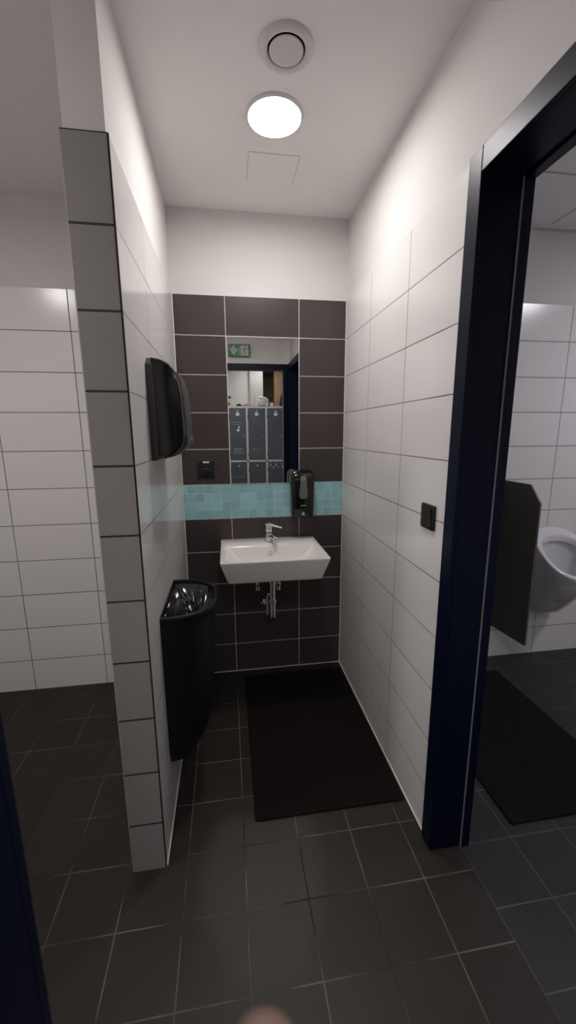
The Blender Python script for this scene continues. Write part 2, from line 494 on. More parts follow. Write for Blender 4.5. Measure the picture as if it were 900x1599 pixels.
box(g, 0.0565, 0.268, -0.4413, -0.44, H - 0.0006, H + 0.001)
box(g, 0.2667, 0.268, -0.44, -0.25, H - 0.0006, H + 0.001)
obj('gap', g, mat('shadow gap', (0.25, 0.235, 0.23), 0.9), h)
obj('panel', bx(0.058, 0.2665, -0.4398, -0.245, H - 0.0012, H + 0.001), M['hatch'], h)

# ------------------------------------------------------------------ mirror
mi = thing('wall_mirror', 'tall frameless mirror set among the dark tiles above the basin', 'mirror', (0.143, 0, 1.187))
obj('glass', bx(-0.0545, 0.3405, -0.003, 0.0, 1.1905, 1.9855), M['mirror'], mi)
g = bx(-0.0585, -0.0545, -0.0028, 0.0, 1.188, 1.988)
box(g, 0.3405, 0.3445, -0.0028, 0.0, 1.188, 1.988)
box(g, -0.0545, 0.3405, -0.0028, 0.0, 1.9855, 1.988)
box(g, -0.0545, 0.3405, -0.0028, 0.0, 1.188, 1.1905)
obj('seal', g, M['silicone'], mi)

# ------------------------------------------------------------------ washbasin
wbn = thing('washbasin', 'white rectangular ceramic washbasin on the dark tiled wall', 'sink', (0.15, 0, 0.75))
g = bmesh.new()
ring = [rrect(-0.06, 0.36, -0.385, -0.001, 0.03, 0.735),
        rrect(-0.088, 0.389, -0.416, -0.001, 0.016, 0.742),
        rrect(-0.092, 0.393, -0.420, -0.001, 0.014, 0.750),
        rrect(-0.1235, 0.4235, -0.4505, -0.001, 0.012, 0.851),
        rrect(-0.1250, 0.4250, -0.4520, -0.001, 0.012, 0.857),
        rrect(-0.1235, 0.4235, -0.4505, -0.0025, 0.011, 0.8615),
        rrect(-0.1195, 0.4195, -0.4465, -0.006, 0.010, 0.863),
        rrect(-0.110, 0.410, -0.4385, -0.168, 0.02, 0.863),
        rrect(-0.105, 0.405, -0.4345, -0.1705, 0.022, 0.8610),
        rrect(-0.098, 0.398, -0.429, -0.175, 0.026, 0.853),
        rrect(-0.060, 0.355, -0.405, -0.190, 0.04, 0.800),
        rrect(-0.030, 0.325, -0.385, -0.205, 0.05, 0.772),
        rrect(0.02, 0.27, -0.355, -0.225, 0.05, 0.762),
        rrect(0.12, 0.18, -0.32, -0.26, 0.028, 0.758)]
loft(g, ring)
obj('bowl', g, M['ceramic'], wbn, smooth=50)
g = bmesh.new()
for r0, r1, d in ((0.0125, 0.009, 0),):
    rings = []
    c = Vector((0.147, -0.1845, 0.821))
    nrm = Vector((0, -0.965, 0.26))
    a = Vector((1, 0, 0))
    b2 = nrm.cross(a)
    for rr, hh in ((0.0125, -0.003), (0.0125, 0.002), (0.0105, 0.003), (0.0085, 0.002), (0.0085, -0.002)):
        rings.append([tuple(c + (a * math.cos(2 * PI * k / 24) + b2 * math.sin(2 * PI * k / 24)) * rr + nrm * hh) for k in range(24)])
    loft(g, rings)
obj('overflow_ring', g, M['steel'], wbn, smooth=True)
g = bmesh.new()
lathe(g, (0.15, -0.29, 0.757), [(0.03, 0.0), (0.03, 0.0035), (0.022, 0.005), (0.002, 0.006)], n=28)
obj('plug', g, M['chrome'], wbn, smooth=True)

# ------------------------------------------------------------------ faucet
fx, fy, fz = 0.150, -0.085, 0.863
fa = thing('faucet', 'chrome single lever mixer tap on the back of the washbasin', 'tap', (fx, fy, fz))
g = bmesh.new()
lathe(g, (fx, fy, fz), [(0.027, 0), (0.027, 0.004), (0.0245, 0.006), (0.0235, 0.02), (0.021, 0.045), (0.0195, 0.052), (0.012, 0.054)], n=32)
obj('body', g, M['chrome'], fa, smooth=True)
g = bmesh.new()
tube(g, [(fx + 0.003, fy - 0.005, fz + 0.022), (fx + 0.010, fy - 0.035, fz + 0.036), (fx + 0.020, fy - 0.080, fz + 0.043), (fx + 0.025, fy - 0.105, fz + 0.040)],
     [0.016, 0.0145, 0.013, 0.0125], 16)
tube(g, [(fx + 0.0245, fy - 0.101, fz + 0.040), (fx + 0.0247, fy - 0.103, fz + 0.018)], [0.0115, 0.0115], 16)
obj('spout', g, M['chrome'], fa, smooth=True)
g = bmesh.new()
lathe(g, (fx, fy, fz), [(0.013, 0.053), (0.020, 0.058), (0.0215, 0.066), (0.0215, 0.082), (0.0175, 0.090), (0.004, 0.092)], n=28)
obj('cartridge_cap', g, M['chrome'], fa, smooth=True)
g = bmesh.new()
ang = math.radians(-38)
def lv(u, w, z):
    return (fx + u * math.cos(ang) - w * math.sin(ang), fy + u * math.sin(ang) + w * math.cos(ang), fz + z)
secs = [(-0.020, 0.012, 0.093, 0.103), (-0.008, 0.019, 0.090, 0.106), (0.012, 0.019, 0.090, 0.105), (0.035, 0.011, 0.091, 0.100),
        (0.065, 0.0075, 0.088, 0.096), (0.085, 0.007, 0.085, 0.093), (0.089, 0.004, 0.086, 0.091)]
loft(g, [[lv(u, -w_, z0), lv(u, w_, z0), lv(u, w_ * 0.8, z1), lv(u, -w_ * 0.8, z1)] for u, w_, z0, z1 in secs])
obj('lever', g, M['chrome'], fa, smooth=30, bevel=0.0015)

# ------------------------------------------------------------------ drain trap and valves
tx, ty = 0.156, -0.20
tr = thing('drain_trap', 'chrome drain trap hanging under the washbasin', 'pipe', (tx, ty, 0.43))
g = bmesh.new()
lathe(g, (tx, ty, 0), [(0.023, 0.741), (0.023, 0.715), (0.016, 0.712), (0.016, 0.60)], n=28)
obj('tailpiece', g, M['chrome'], tr, smooth=True)
g = bmesh.new()
lathe(g, (tx, ty, 0), [(0.015, 0.556), (0.0215, 0.556), (0.0215, 0.536), (0.015, 0.536)], n=28)
obj('collar', g, M['chrome'], tr, smooth=40)
g = bmesh.new()
lathe(g, (tx, ty, 0), [(0.013, 0.664), (0.0205, 0.664), (0.0205, 0.645), (0.013, 0.645)], n=28)
obj('collar', g, M['chrome'], tr, smooth=40)
g = bmesh.new()
lathe(g, (tx, ty, 0), [(0.014, 0.60), (0.0165, 0.598), (0.0165, 0.455), (0.0155, 0.44), (0.010, 0.434), (0.002, 0.433)], n=28)
obj('cup', g, M['chrome'], tr, smooth=True)
g = bmesh.new()
tube(g, [(tx - 0.028, ty + 0.02, 0.455), (tx - 0.0285, ty + 0.02, 0.47), (tx - 0.0285, ty + 0.02, 0.555), (tx - 0.022, ty + 0.015, 0.58), (tx, ty, 0.59)], 0.008, 12)
tube(g, [(tx - 0.0285, ty + 0.02, 0.47), (tx - 0.028, ty + 0.05, 0.452), (tx - 0.028, ty + 0.1, 0.45), (tx - 0.028, -0.004, 0.45)], 0.008, 12)
obj('outlet_pipe', g, M['chrome'], tr, smooth=True)
g = bmesh.new()
lathe(g, (tx - 0.028, 0.0, 0.45), [(0.024, -0.001), (0.024, -0.005), (0.013, -0.010)], 'Y', 28)
obj('escutcheon', g, M['chrome'], tr, smooth=True)
def valve(label, x, z):
    t = thing('angle_valve', label, 'valve', (x, 0, z), 'valves under the washbasin')
    g = bmesh.new()
    lathe(g, (x, 0, z), [(0.022, -0.001), (0.021, -0.006), (0.011, -0.009), (0.011, -0.05), (0.013, -0.052), (0.013, -0.07), (0.004, -0.072)], 'Y', 24)
    lathe(g, (x, -0.058, z), [(0.008, 0), (0.008, 0.028), (0.0105, 0.03), (0.0105, 0.042)], 'Z', 18)
    obj('body', g, M['chrome'], t, smooth=40)
    g = bmesh.new()
    lathe(g, (x, -0.058, z), [(0.007, -0.012), (0.014, -0.014), (0.0145, -0.038), (0.011, -0.042)], 'Z', 12)
    obj('knob', g, M['chrome'], t, smooth=40)
    g = bmesh.new()
    s = 1 if x < 0.14 else -1
    tube(g, [(x, -0.058, z + 0.04), (x + s * 0.004, -0.06, z + 0.07), (x + s * 0.02, -0.075, z + 0.10), (x + s * 0.03, -0.08, z + 0.145)], 0.0055, 10)
    obj('hose', g, M['steel'], t, smooth=True)
valve('left chrome angle valve under the washbasin', 0.082, 0.596)
valve('right chrome angle valve under the washbasin', 0.206, 0.592)

# ------------------------------------------------------------------ soap dispenser
so = thing('soap_dispenser', 'black soap dispenser on the mosaic band right of the mirror', 'dispenser', (0.352, 0, 0.99))
g = bmesh.new()
secs = []
for z, x0, x1, dep, r in ((0.992, 0.298, 0.402, 0.050, 0.02), (0.998, 0.290, 0.410, 0.085, 0.022), (1.010, 0.287, 0.413, 0.095, 0.022),
                          (1.06, 0.285, 0.415, 0.098, 0.022), (1.16, 0.282, 0.416, 0.104, 0.024), (1.21, 0.280, 0.417, 0.105, 0.026),
                          (1.235, 0.281, 0.416, 0.100, 0.030), (1.252, 0.284, 0.413, 0.088, 0.032), (1.262, 0.290, 0.407, 0.068, 0.028),
                          (1.2655, 0.300, 0.398, 0.045, 0.02)):
    secs.append(rrect(x0, x1, -dep, -0.0005, min(r, dep * 0.42), z, 6))
loft(g, secs)
obj('shell', g, M['black_gloss'], so, smooth=45)
def front_y(z):
    pts = [(0.998, 0.085), (1.01, 0.095), (1.06, 0.098), (1.16, 0.104), (1.21, 0.105), (1.235, 0.100), (1.252, 0.088)]
    for (a, da), (b_, db) in zip(pts, pts[1:]):
        if a <= z <= b_:
            return -(da + (db - da) * (z - a) / (b_ - a))
    return -0.1
g = bmesh.new()
cxs = 0.350
wprof = [(1.106, 0.010), (1.110, 0.018), (1.122, 0.0235), (1.140, 0.025), (1.160, 0.0225), (1.180, 0.019), (1.210, 0.018), (1.230, 0.016), (1.238, 0.010)]
fr = [[(cxs - w_, front_y(z) - 0.0012, z), (cxs + w_, front_y(z) - 0.0012, z), (cxs + w_, front_y(z) + 0.004, z), (cxs - w_, front_y(z) + 0.004, z)] for z, w_ in wprof]
loft(g, fr)
obj('level_window', g, M['smoke'], so)
g = bmesh.new()
yy = front_y(1.068) - 0.0005
lathe(g, (cxs - 0.010, yy, 1.0675), [(0.0032, 0.001), (0.0032, -0.0006)], 'Y', 14)
for k, wd in ((0, 0.0022), (1, 0.0022), (2, 0.0026)):
    x = cxs - 0.002 + k * 0.0066
    box(g, x - wd, x + wd, yy - 0.0006, yy + 0.001, 1.066, 1.0692)
obj('lettering', g, M['white_mark'], so)
g = bmesh.new()
yy = front_y(1.02) - 0.0006
prism(g, [(cxs - 0.0085, 1.0225), (cxs + 0.0085, 1.0225), (cxs + 0.004, 1.0265), (cxs, 1.0295), (cxs - 0.004, 1.0265)], 'Y', yy - 0.0004, yy + 0.0012)
box(g, cxs - 0.0085, cxs + 0.0085, yy - 0.0001, yy + 0.0014, 1.0125, 1.0185)
obj('push_mark', g, M['white_mark'], so)

# ------------------------------------------------------------------ socket and switch
sx, sz = -0.1915, 1.279
sk = thing('power_socket', 'black power socket on the dark tile left of the mirror', 'socket', (sx, 0, sz))
g = bmesh.new()
loft(g, [rrect_y(sx - 0.046, sx + 0.046, sz - 0.049, sz + 0.049, 0.006, -0.0005), rrect_y(sx - 0.046, sx + 0.046, sz - 0.049, sz + 0.049, 0.006, -0.008),
         rrect_y(sx - 0.043, sx + 0.043, sz - 0.046, sz + 0.046, 0.006, -0.0105), rrect_y(sx - 0.030, sx + 0.030, sz - 0.032, sz + 0.032, 0.004, -0.0105),
         rrect_y(sx - 0.028, sx + 0.028, sz - 0.030, sz + 0.030, 0.004, -0.0125)])
obj('frame', g, M['black_satin'], sk, smooth=40)
g = bmesh.new()
lathe(g, (sx, 0, sz), [(0.0225, -0.012), (0.0225, -0.0145), (0.0205, -0.0150), (0.0200, -0.0135), (0.002, -0.0133)], 'Y', 32)
obj('insert', g, M['black_gloss'], sk, smooth=40)
g = bmesh.new()
for s in (-1, 1):
    lathe(g, (sx + s * 0.0095, 0, sz), [(0.0034, -0.0134), (0.0034, -0.0142), (0.0014, -0.0143)], 'Y', 14)
box(g, sx - 0.002, sx + 0.002, -0.0150, -0.013, sz + 0.015, sz + 0.0205)
box(g, sx - 0.002, sx + 0.002, -0.0150, -0.013, sz - 0.0205, sz - 0.015)
obj('contacts', g, M['steel'], sk)
obj('label_strip', bx(sx - 0.016, sx + 0.018, -0.0132, -0.0105, sz + 0.033, sz + 0.0425), M['card'], sk)

wy, wz = -1.052, 1.192
sw = thing('light_switch', 'black double rocker light switch on the white tiles beside the blue frame', 'switch', (XR, wy, wz))
g = bmesh.new()
loft(g, [rrect_x(wy - 0.0445, wy + 0.0445, wz - 0.0425, wz + 0.0425, 0.004, XR - 0.0005), rrect_x(wy - 0.0445, wy + 0.0445, wz - 0.0425, wz + 0.0425, 0.004, XR - 0.0075),
         rrect_x(wy - 0.042, wy + 0.042, wz - 0.040, wz + 0.040, 0.004, XR - 0.0095)])
obj('frame', g, M['black_satin'], sw, smooth=40)
for s in (-1, 1):
    g = bmesh.new()
    yc = wy + s * 0.0155
    prism(g, [(XR - 0.009, wz - 0.031), (XR - 0.0115, wz - 0.031), (XR - 0.0130, wz), (XR - 0.0155, wz + 0.031), (XR - 0.009, wz + 0.031)], 'Y', yc - 0.0148, yc + 0.0148)
    obj('rocker', g, M['black_satin'], sw, bevel=0.0008)

# ------------------------------------------------------------------ paper towel dispenser
PX = XL
pt = thing('paper_towel_dispenser', 'large black paper towel dispenser on the left niche wall', 'dispenser', (PX, -0.73, 1.38))
P0, P1 = -0.882, -0.585
obj('back_plate', None or (lambda g: loft(g, [
    [(PX + 0.0005 + d, yy_, z) for (yy_, z) in ((P0 + i, 1.386 + i), (P1 - i, 1.386 + i), (P1 - i, 1.700 - i), (P1 - 0.03, 1.724 - i), (P0 + 0.03, 1.724 - i), (P0 + i, 1.700 - i))]
    for d, i in ((0.0, 0.0), (0.018, 0.0), (0.022, 0.003))]))(bmesh.new()), M['charcoal'], pt, smooth=30)
prof = [(0.018, 1.398), (0.050, 1.396), (0.074, 1.404), (0.100, 1.424), (0.110, 1.440), (0.115, 1.470), (0.1135, 1.53), (0.1105, 1.60),
        (0.104, 1.648), (0.092, 1.682), (0.072, 1.706), (0.048, 1.718), (0.018, 1.724)]
g = bmesh.new()
rings = []
for y, k in ((P0 + 0.004, 0.88), (P0 + 0.0055, 0.95), (P0 + 0.010, 0.985), (P0 + 0.020, 1.0), (P1 - 0.020, 1.0), (P1 - 0.010, 0.985), (P1 - 0.0055, 0.95), (P1 - 0.004, 0.88)):
    zc = 1.56
    rings.append([(PX + (a if a < 0.02 else 0.018 + (a - 0.018) * k), y, zc + (z - zc) * (0.5 + 0.5 * k)) for a, z in prof])
loft(g, rings)
obj('cover', g, M['black_gloss'], pt, smooth=35)
g = bmesh.new()   # raised front shield with the lighter satin face
fp = [(0.1135, 1.475), (0.1125, 1.53), (0.1095, 1.60), (0.1035, 1.646), (0.0915, 1.680)]
rings = []
for y, o_ in ((P0 + 0.028, 0.0005), (P0 + 0.032, 0.006), (P1 - 0.032, 0.006), (P1 - 0.028, 0.0005)):
    rings.append([(PX + a + o_, y, z) for a, z in fp] + [(PX + a - 0.004, y, z) for a, z in reversed(fp)])
loft(g, rings)
obj('front_shield', g, M['charcoal'], pt, smooth=35)
g = bmesh.new()   # lower chin with the outlet
loft(g, [[(PX + a, y, z) for a, z in ((0.075, 1.402), (0.104, 1.420), (0.120, 1.438), (0.1235, 1.462), (0.117, 1.476), (0.108, 1.470))] for y in (P0 + 0.03, P1 - 0.03)])
obj('chin', g, M['charcoal'], pt, smooth=30, bevel=0.003)
g = bmesh.new()
loft(g, [[(PX + a, y, z) for a, z in ((0.035, 1.388), (0.075, 1.398), (0.075, 1.404), (0.035, 1.398))] for y in (P0 + 0.05, P1 - 0.05)])
obj('outlet_lip', g, M['charcoal'], pt, bevel=0.001)
g = bmesh.new()
lathe(g, (PX + 0.122, -0.73, 1.452), [(0.008, 0), (0.008, 0.003), (0.002, 0.004)], 'X', 18)
obj('lock', g, M['steel'], pt, smooth=40)

# ------------------------------------------------------------------ waste bin and liner
BY, BH = -0.760, 0.190
bn = thing('waste_bin', 'tall black waste bin on the left niche wall below the towel dispenser', 'bin', (XL, BY, 0.225))
def dsec(hw, dep, z, n=28, e=2.7, x0=0.0008):
    out = []
    for i in range(n + 1):
        t = PI * i / n
        c_, s_ = math.cos(t), math.sin(t)
        out.append((XL + x0 + dep * abs(s_) ** (2 / e), BY + hw * math.copysign(abs(c_) ** (2 / e), c_), z))
    return out
g = bmesh.new()
rings = [dsec(BH * 0.86, 0.060, 0.226), dsec(BH * 0.91, 0.092, 0.236), dsec(BH * 0.945, 0.122, 0.265), dsec(BH * 0.965, 0.146, 0.315), dsec(BH * 0.975, 0.161, 0.39),
         dsec(BH * 0.98, 0.170, 0.50), dsec(BH * 0.99, 0.180, 0.66), dsec(BH * 0.995, 0.187, 0.80), dsec(BH, 0.1885, 0.815),
         dsec(BH + 0.002, 0.193, 0.818), dsec(BH + 0.002, 0.194, 0.832), dsec(BH, 0.192, 0.838), dsec(BH - 0.004, 0.188, 0.840), dsec(BH - 0.009, 0.183, 0.838, x0=0.004),
         dsec(BH - 0.011, 0.180, 0.830, x0=0.005), dsec(BH - 0.013, 0.176, 0.76, x0=0.006), dsec(BH - 0.02, 0.165, 0.60, x0=0.007)]
loft(g, rings)
obj('tub', g, M['black_bin'], bn, smooth=50)
g = bmesh.new()
NA, NR = 64, 14
rv = []
rnd = random.Random(3)
edge = dsec(BH - 0.014, 0.174, 0, n=NA - 1, x0=0.008)
ctr = (XL + 0.085, BY)
ph = [(rnd.uniform(0, 6.28), rnd.randint(5, 17), rnd.uniform(0.3, 1.0)) for _ in range(9)]
for i in range(NR + 1):
    t = 1 - i / NR * 0.98
    row = []
    for k, e in enumerate(edge):
        a = 2 * PI * k / NA
        fold = sum(w_ * math.sin(n_ * a + p_ + 2.2 * (1 - t) * n_ * 0.35) for p_, n_, w_ in ph) / 4.0
        z = 0.824 - 0.125 * (1 - t) ** 0.7 + 0.030 * fold * min(1, (1 - t) * 4) * (0.35 + 0.65 * t) + rnd.uniform(-0.007, 0.007) * min(1, (1 - t) * 3)
        jx = 0.006 * fold * (1 - t) if 0.05 < t < 0.98 else 0
        row.append(g.verts.new((ctr[0] + (e[0] - ctr[0]) * t + jx, ctr[1] + (e[1] - ctr[1]) * t + jx, min(z, 0.829))))
    rv.append(row)
for a, b_ in zip(rv, rv[1:]):
    for k in range(NA):
        j = (k + 1) % NA
        g.faces.new((a[k], a[j], b_[j], b_[k]))
g.faces.new(rv[-1])
ln = obj('bin_liner', g, M['liner'])
tag(ln, 'crumpled shiny black plastic bag inside the black wall bin', 'bag')
md = ln.modifiers.new('thickness', 'SOLIDIFY')
md.thickness = 0.0008

# ------------------------------------------------------------------ mats
def mat_obj(label, x0, x1, y0, y1, m, rot=0):
    g = bmesh.new()
    loft(g, [rrect(x0 + 0.001, x1 - 0.001, y0 + 0.001, y1 - 0.001, 0.006, 0.0005), rrect(x0, x1, y0, y1, 0.008, 0.003), rrect(x0, x1, y0, y1, 0.008, 0.007),
             rrect(x0 + 0.003, x1 - 0.003, y0 + 0.003, y1 - 0.003, 0.006, 0.0095)])
    o = obj('floor_mat', g, m)
    tag(o, label, 'mat')
    return o
mat_obj('dark brown rubber floor mat under the washbasin', -0.012, 0.5965, -1.022, -0.075, M['rubber'])
mat_obj('black rubber floor mat in front of the urinal', 0.955, 1.555, -1.186, -0.262, M['rubber_u'])

# ------------------------------------------------------------------ urinal and divider
UX = 1.945
ur = thing('urinal', 'white wall hung urinal beyond the blue door frame', 'urinal', (UX, -0.1, 0.33))
def uring(hw, y0, y1, z0, z1, n=44, e=2.3):
    out = []
    yc, hd = (y0 + y1) / 2, (y0 - y1) / 2
    for i in range(n):
        t = 2 * PI * i / n
        c_, s_ = math.cos(t), math.sin(t)
        y = yc + hd * math.copysign(abs(s_) ** (2 / e), s_)
        fr_ = (y0 - y) / (y0 - y1)
        hwk = hw * (1.0 if s_ > 0 else 1.0)
        out.append((UX + hwk * math.copysign(abs(c_) ** (2 / e), c_), y, z0 + (z1 - z0) * fr_))
    return out
g = bmesh.new()
rings = [uring(0.055, -0.1005, -0.18, 0.322, 0.330), uring(0.085, -0.1005, -0.215, 0.325, 0.342), uring(0.108, -0.1005, -0.235, 0.350, 0.368)]
for k in range(1, 8):
    t = k / 8
    rings.append(uring(0.108 + (0.176 - 0.108) * (t ** 0.75), -0.1005, -0.235 - 0.19 * t ** 0.95, 0.350 + (0.855 - 0.350) * t, 0.368 + (0.625 - 0.368) * t))
rings += [uring(0.178, -0.1005, -0.429, 0.866, 0.632), uring(0.177, -0.101, -0.429, 0.874, 0.639), uring(0.172, -0.104, -0.425, 0.878, 0.644),
          uring(0.154, -0.150, -0.408, 0.850, 0.652), uring(0.149, -0.156, -0.402, 0.843, 0.652), uring(0.147, -0.159, -0.399, 0.830, 0.643),
          uring(0.146, -0.158, -0.397, 0.800, 0.615), uring(0.156, -0.146, -0.406, 0.797, 0.612), uring(0.156, -0.144, -0.405, 0.786, 0.600),
          uring(0.142, -0.145, -0.38, 0.70, 0.54), uring(0.105, -0.15, -0.31, 0.52, 0.45),
          uring(0.05, -0.17, -0.25, 0.42, 0.41)]
loft(g, rings)
obj('bowl', g, M['ceramic_u'], ur, smooth=50)
g = bmesh.new()
lathe(g, (UX, -0.21, 0.412), [(0.028, 0.0), (0.028, 0.005), (0.015, 0.008), (0.002, 0.008)], n=24)
obj('drain_grate', g, M['steel'], ur, smooth=True)
DX = 1.572
dv = thing('urinal_divider', 'dark brown divider panel with a cut corner beside the urinal', 'divider', (DX, -0.1, 0.25))
poly = [(-0.1005, 0.247), (-0.440, 0.272), (-0.432, 1.098), (-0.352, 1.188), (-0.1005, 1.188)]
g = bmesh.new()
prism(g, poly, 'X', DX, DX + 0.012)
obj('panel', g, M['brown_panel'], dv, bevel=0.0008)
g = bmesh.new()
c0 = Vector((-0.27, 0.72))
ed = [(-0.4405, 0.2722), (-0.4325, 1.098), (-0.352, 1.1885), (-0.1005, 1.1885)]
for (a0, a1), (b0, b1) in zip(ed, ed[1:]):
    d_ = Vector((b0 - a0, b1 - a1)).normalized()
    nn = Vector((d_.y, -d_.x))
    if nn.dot(Vector((a0, a1)) - c0) < 0:
        nn = -nn
    q = [(a0, a1), (b0, b1), (b0 + nn.x * 0.001, b1 + nn.y * 0.001), (a0 + nn.x * 0.001, a1 + nn.y * 0.001)]
    prism(g, q, 'X', DX + 0.001, DX + 0.011)
obj('edge_band', g, M['panel_edge'], dv)
for z in (0.42, 1.02):
    obj('bracket', bx(DX - 0.018, DX, -0.132, -0.1005, z - 0.02, z + 0.02), M['steel'], dv, bevel=0.001)

# ------------------------------------------------------------------ exit sign above the doorway (seen in the mirror)
es = thing('exit_sign', 'green exit sign above the doorway reflected in the mirror', 'sign', (0.088, YF, 2.243))
ex0, ex1, ez0, ez1 = -0.026, 0.202, 2.245, 2.368
g = bmesh.new()
loft(g, [rrect_y(ex0, ex1, ez0, ez1, 0.01, YF + 0.0005), rrect_y(ex0, ex1, ez0, ez1, 0.01, YF + 0.022), rrect_y(ex0 + 0.006, ex1 - 0.006, ez0 + 0.006, ez1 - 0.006, 0.008, YF + 0.028)])
obj('housing', g, M['green'], es, smooth=40)
yf = YF + 0.028
def flat(g, poly, d=0.001):
    prism(g, poly, 'Y', yf - 0.0005, yf + d)
g = bmesh.new()
zc = (ez0 + ez1) / 2
box(g, 0.085, 0.088, yf - 0.0005, yf + 0.001, ez0 + 0.012, ez1 - 0.012)
obj('divider_line', g, M['sign_white'], es)
g = bmesh.new()
ax_ = 0.030
flat(g, [(ax_ - 0.010, zc + 0.042), (ax_ + 0.010, zc + 0.042), (ax_ + 0.010, zc - 0.004), (ax_ - 0.010, zc - 0.004)])
flat(g, [(ax_ - 0.042, zc + 0.018), (ax_ - 0.022, zc + 0.018), (ax_, zc - 0.022), (ax_ + 0.022, zc + 0.018), (ax_ + 0.042, zc + 0.018), (ax_, zc - 0.046)])
obj('arrow', g, M['sign_white'], es)
g = bmesh.new()
box(g, 0.102, 0.178, yf - 0.0005, yf + 0.001, ez0 + 0.014, ez1 - 0.014)
obj('door_field', g, M['sign_white'], es)
g = bmesh.new()
mx_ = 0.140
yf2 = yf + 0.001
def limb(pts, r):
    for (a0, b0), (a1, b1) in zip(pts, pts[1:]):
        d_ = Vector((a1 - a0, b1 - b0)).normalized() * r
        n_ = Vector((-d_.y, d_.x))
        prism(g, [(a0 + n_.x - d_.x * .5, b0 + n_.y - d_.y * .5), (a0 - n_.x - d_.x * .5, b0 - n_.y - d_.y * .5), (a1 - n_.x + d_.x * .5, b1 - n_.y + d_.y * .5), (a1 + n_.x + d_.x * .5, b1 + n_.y + d_.y * .5)], 'Y', yf2 - 0.0004, yf2 + 0.0008)
lathe(g, (mx_ + 0.010, yf2, zc + 0.034), [(0.0075, -0.0004), (0.0075, 0.0008)], 'Y', 16)
limb([(mx_ + 0.006, zc + 0.022), (mx_ - 0.004, zc - 0.008)], 0.007)
limb([(mx_ + 0.006, zc + 0.020), (mx_ + 0.022, zc + 0.006), (mx_ + 0.032, zc + 0.014)], 0.0032)
limb([(mx_ + 0.003, zc + 0.020), (mx_ - 0.018, zc + 0.016), (mx_ - 0.026, zc + 0.002)], 0.0032)
limb([(mx_ - 0.004, zc - 0.008), (mx_ + 0.014, zc - 0.020), (mx_ + 0.010, zc - 0.042)], 0.0040)
limb([(mx_ - 0.004, zc - 0.008), (mx_ - 0.012, zc - 0.028), (mx_ - 0.030, zc - 0.036)], 0.0040)
obj('running_figure', g, M['green'], es)

# ------------------------------------------------------------------ lockers (seen in the mirror)
LY = -4.08
lk = thing('locker_unit', 'six door steel locker unit reflected in the mirror', 'locker', (0.405, LY - 0.25, 0))
g = bx(-0.052, 0.862, LY - 0.5, LY - 0.022, 0.10, 1.885)
box(g, -0.052, 0.862, LY - 0.022, LY, 1.855, 1.885)
box(g, -0.052, 0.862, LY - 0.022, LY, 1.028, 1.055)
box(g, -0.052, 0.862, LY - 0.022, LY, 0.10, 0.16)
for x in (-0.052, 0.236, 0.538, 0.832):
    box(g, x, x + 0.03, LY - 0.022, LY, 0.16, 1.855)
obj('carcass', g, M['locker_frame'], lk)
g = bx(-0.04, 0.85, LY - 0.46, LY - 0.04, 0.0, 0.10)
obj('plinth', g, M['black_satin'], lk)
cols = [(-0.022, 0.236), (0.266, 0.538), (0.568, 0.832)]
for ci, (x0, x1) in enumerate(cols):
    for tier, (z0, z1) in enumerate(((1.055, 1.855), (0.16, 1.028))):
        g = bx(x0 + 0.003, x1 - 0.003, LY - 0.020, LY + 0.002, z0 + 0.003, z1 - 0.003)
        xc = (x0 + x1) / 2
        for zz in ([z1 - 0.22, z1 - 0.255, z0 + 0.10, z0 + 0.135, z0 + 0.17] if tier == 0 else [z0 + 0.10, z0 + 0.135, z1 - 0.24]):
            prism(g, [(LY + 0.002, zz), (LY + 0.006, zz + 0.003), (LY + 0.002, zz + 0.012)], 'X', xc - 0.075, xc + 0.075)
        dr = obj('door', g, M['locker_door'], lk)
        if tier == 0:
            obj('label_card', bx(xc - 0.026, xc + 0.026, LY + 0.002, LY + 0.004, z1 - 0.115, z1 - 0.070), M['card'], dr)
            g = bx(xc - 0.012, xc + 0.012, LY + 0.002, LY + 0.0045, z1 - 0.058, z1 - 0.036)
            obj('number_plate', g, M['locker_frame'], dr)
            if ci == 0:
                for dx_, dz_, rr_ in ((0.003, 0.335, 0.022), (0.018, 0.290, 0.014)):
                    g = bmesh.new()
                    lathe(g, (xc + dx_, LY, z1 - dz_), [(rr_, 0.002), (rr_, 0.0035)], 'Y', 9)
                    obj('sticker', g, M['card'], dr)
            zk = z1 - 0.42
        else:
            g = bmesh.new()
            lathe(g, (xc, LY, z1 - 0.060), [(0.014, 0.002), (0.014, 0.004)], 'Y', 12)
            obj('number_plate', g, M['ivory'], dr)
            g = bmesh.new()
            for a, b_, c_, d_ in ((-.055, .055, .115, .118), (-.055, .055, .225, .228), (-.055, -.052, .115, .228), (.052, .055, .115, .228)):
                box(g, xc + a, xc + b_, LY + 0.002, LY + 0.004, z1 - d_, z1 - c_)
            obj('card_holder', g, M['charcoal'], dr)
            zk = z1 - 0.45
            if ci == 2:
                rr = random.Random(5)
                for k in range(18):
                    xx, zz = rr.uniform(x0 + 0.02, x1 - 0.03), z1 - rr.uniform(0.012, 0.10)
                    s = rr.uniform(0.006, 0.014)
                    obj('sticker', bx(xx, xx + s * 1.6, LY + 0.002, LY + 0.003 + k * 0.00003, zz - s, zz), M['card' if k % 2 else 'sticker'], dr)
        g = bmesh.new()
        lathe(g, (x1 - 0.045, LY, zk), [(0.011, 0.002), (0.011, 0.010), (0.009, 0.013), (0.002, 0.014)], 'Y', 16)
        obj('lock_knob', g, M['steel'], dr, smooth=40)
        for zz in (z0 + 0.09, z1 - 0.13):
            obj('hinge', bx(x0 - 0.006, x0 + 0.006, LY + 0.0003, LY + 0.006, zz - 0.022, zz + 0.022), M['black_satin'], dr)

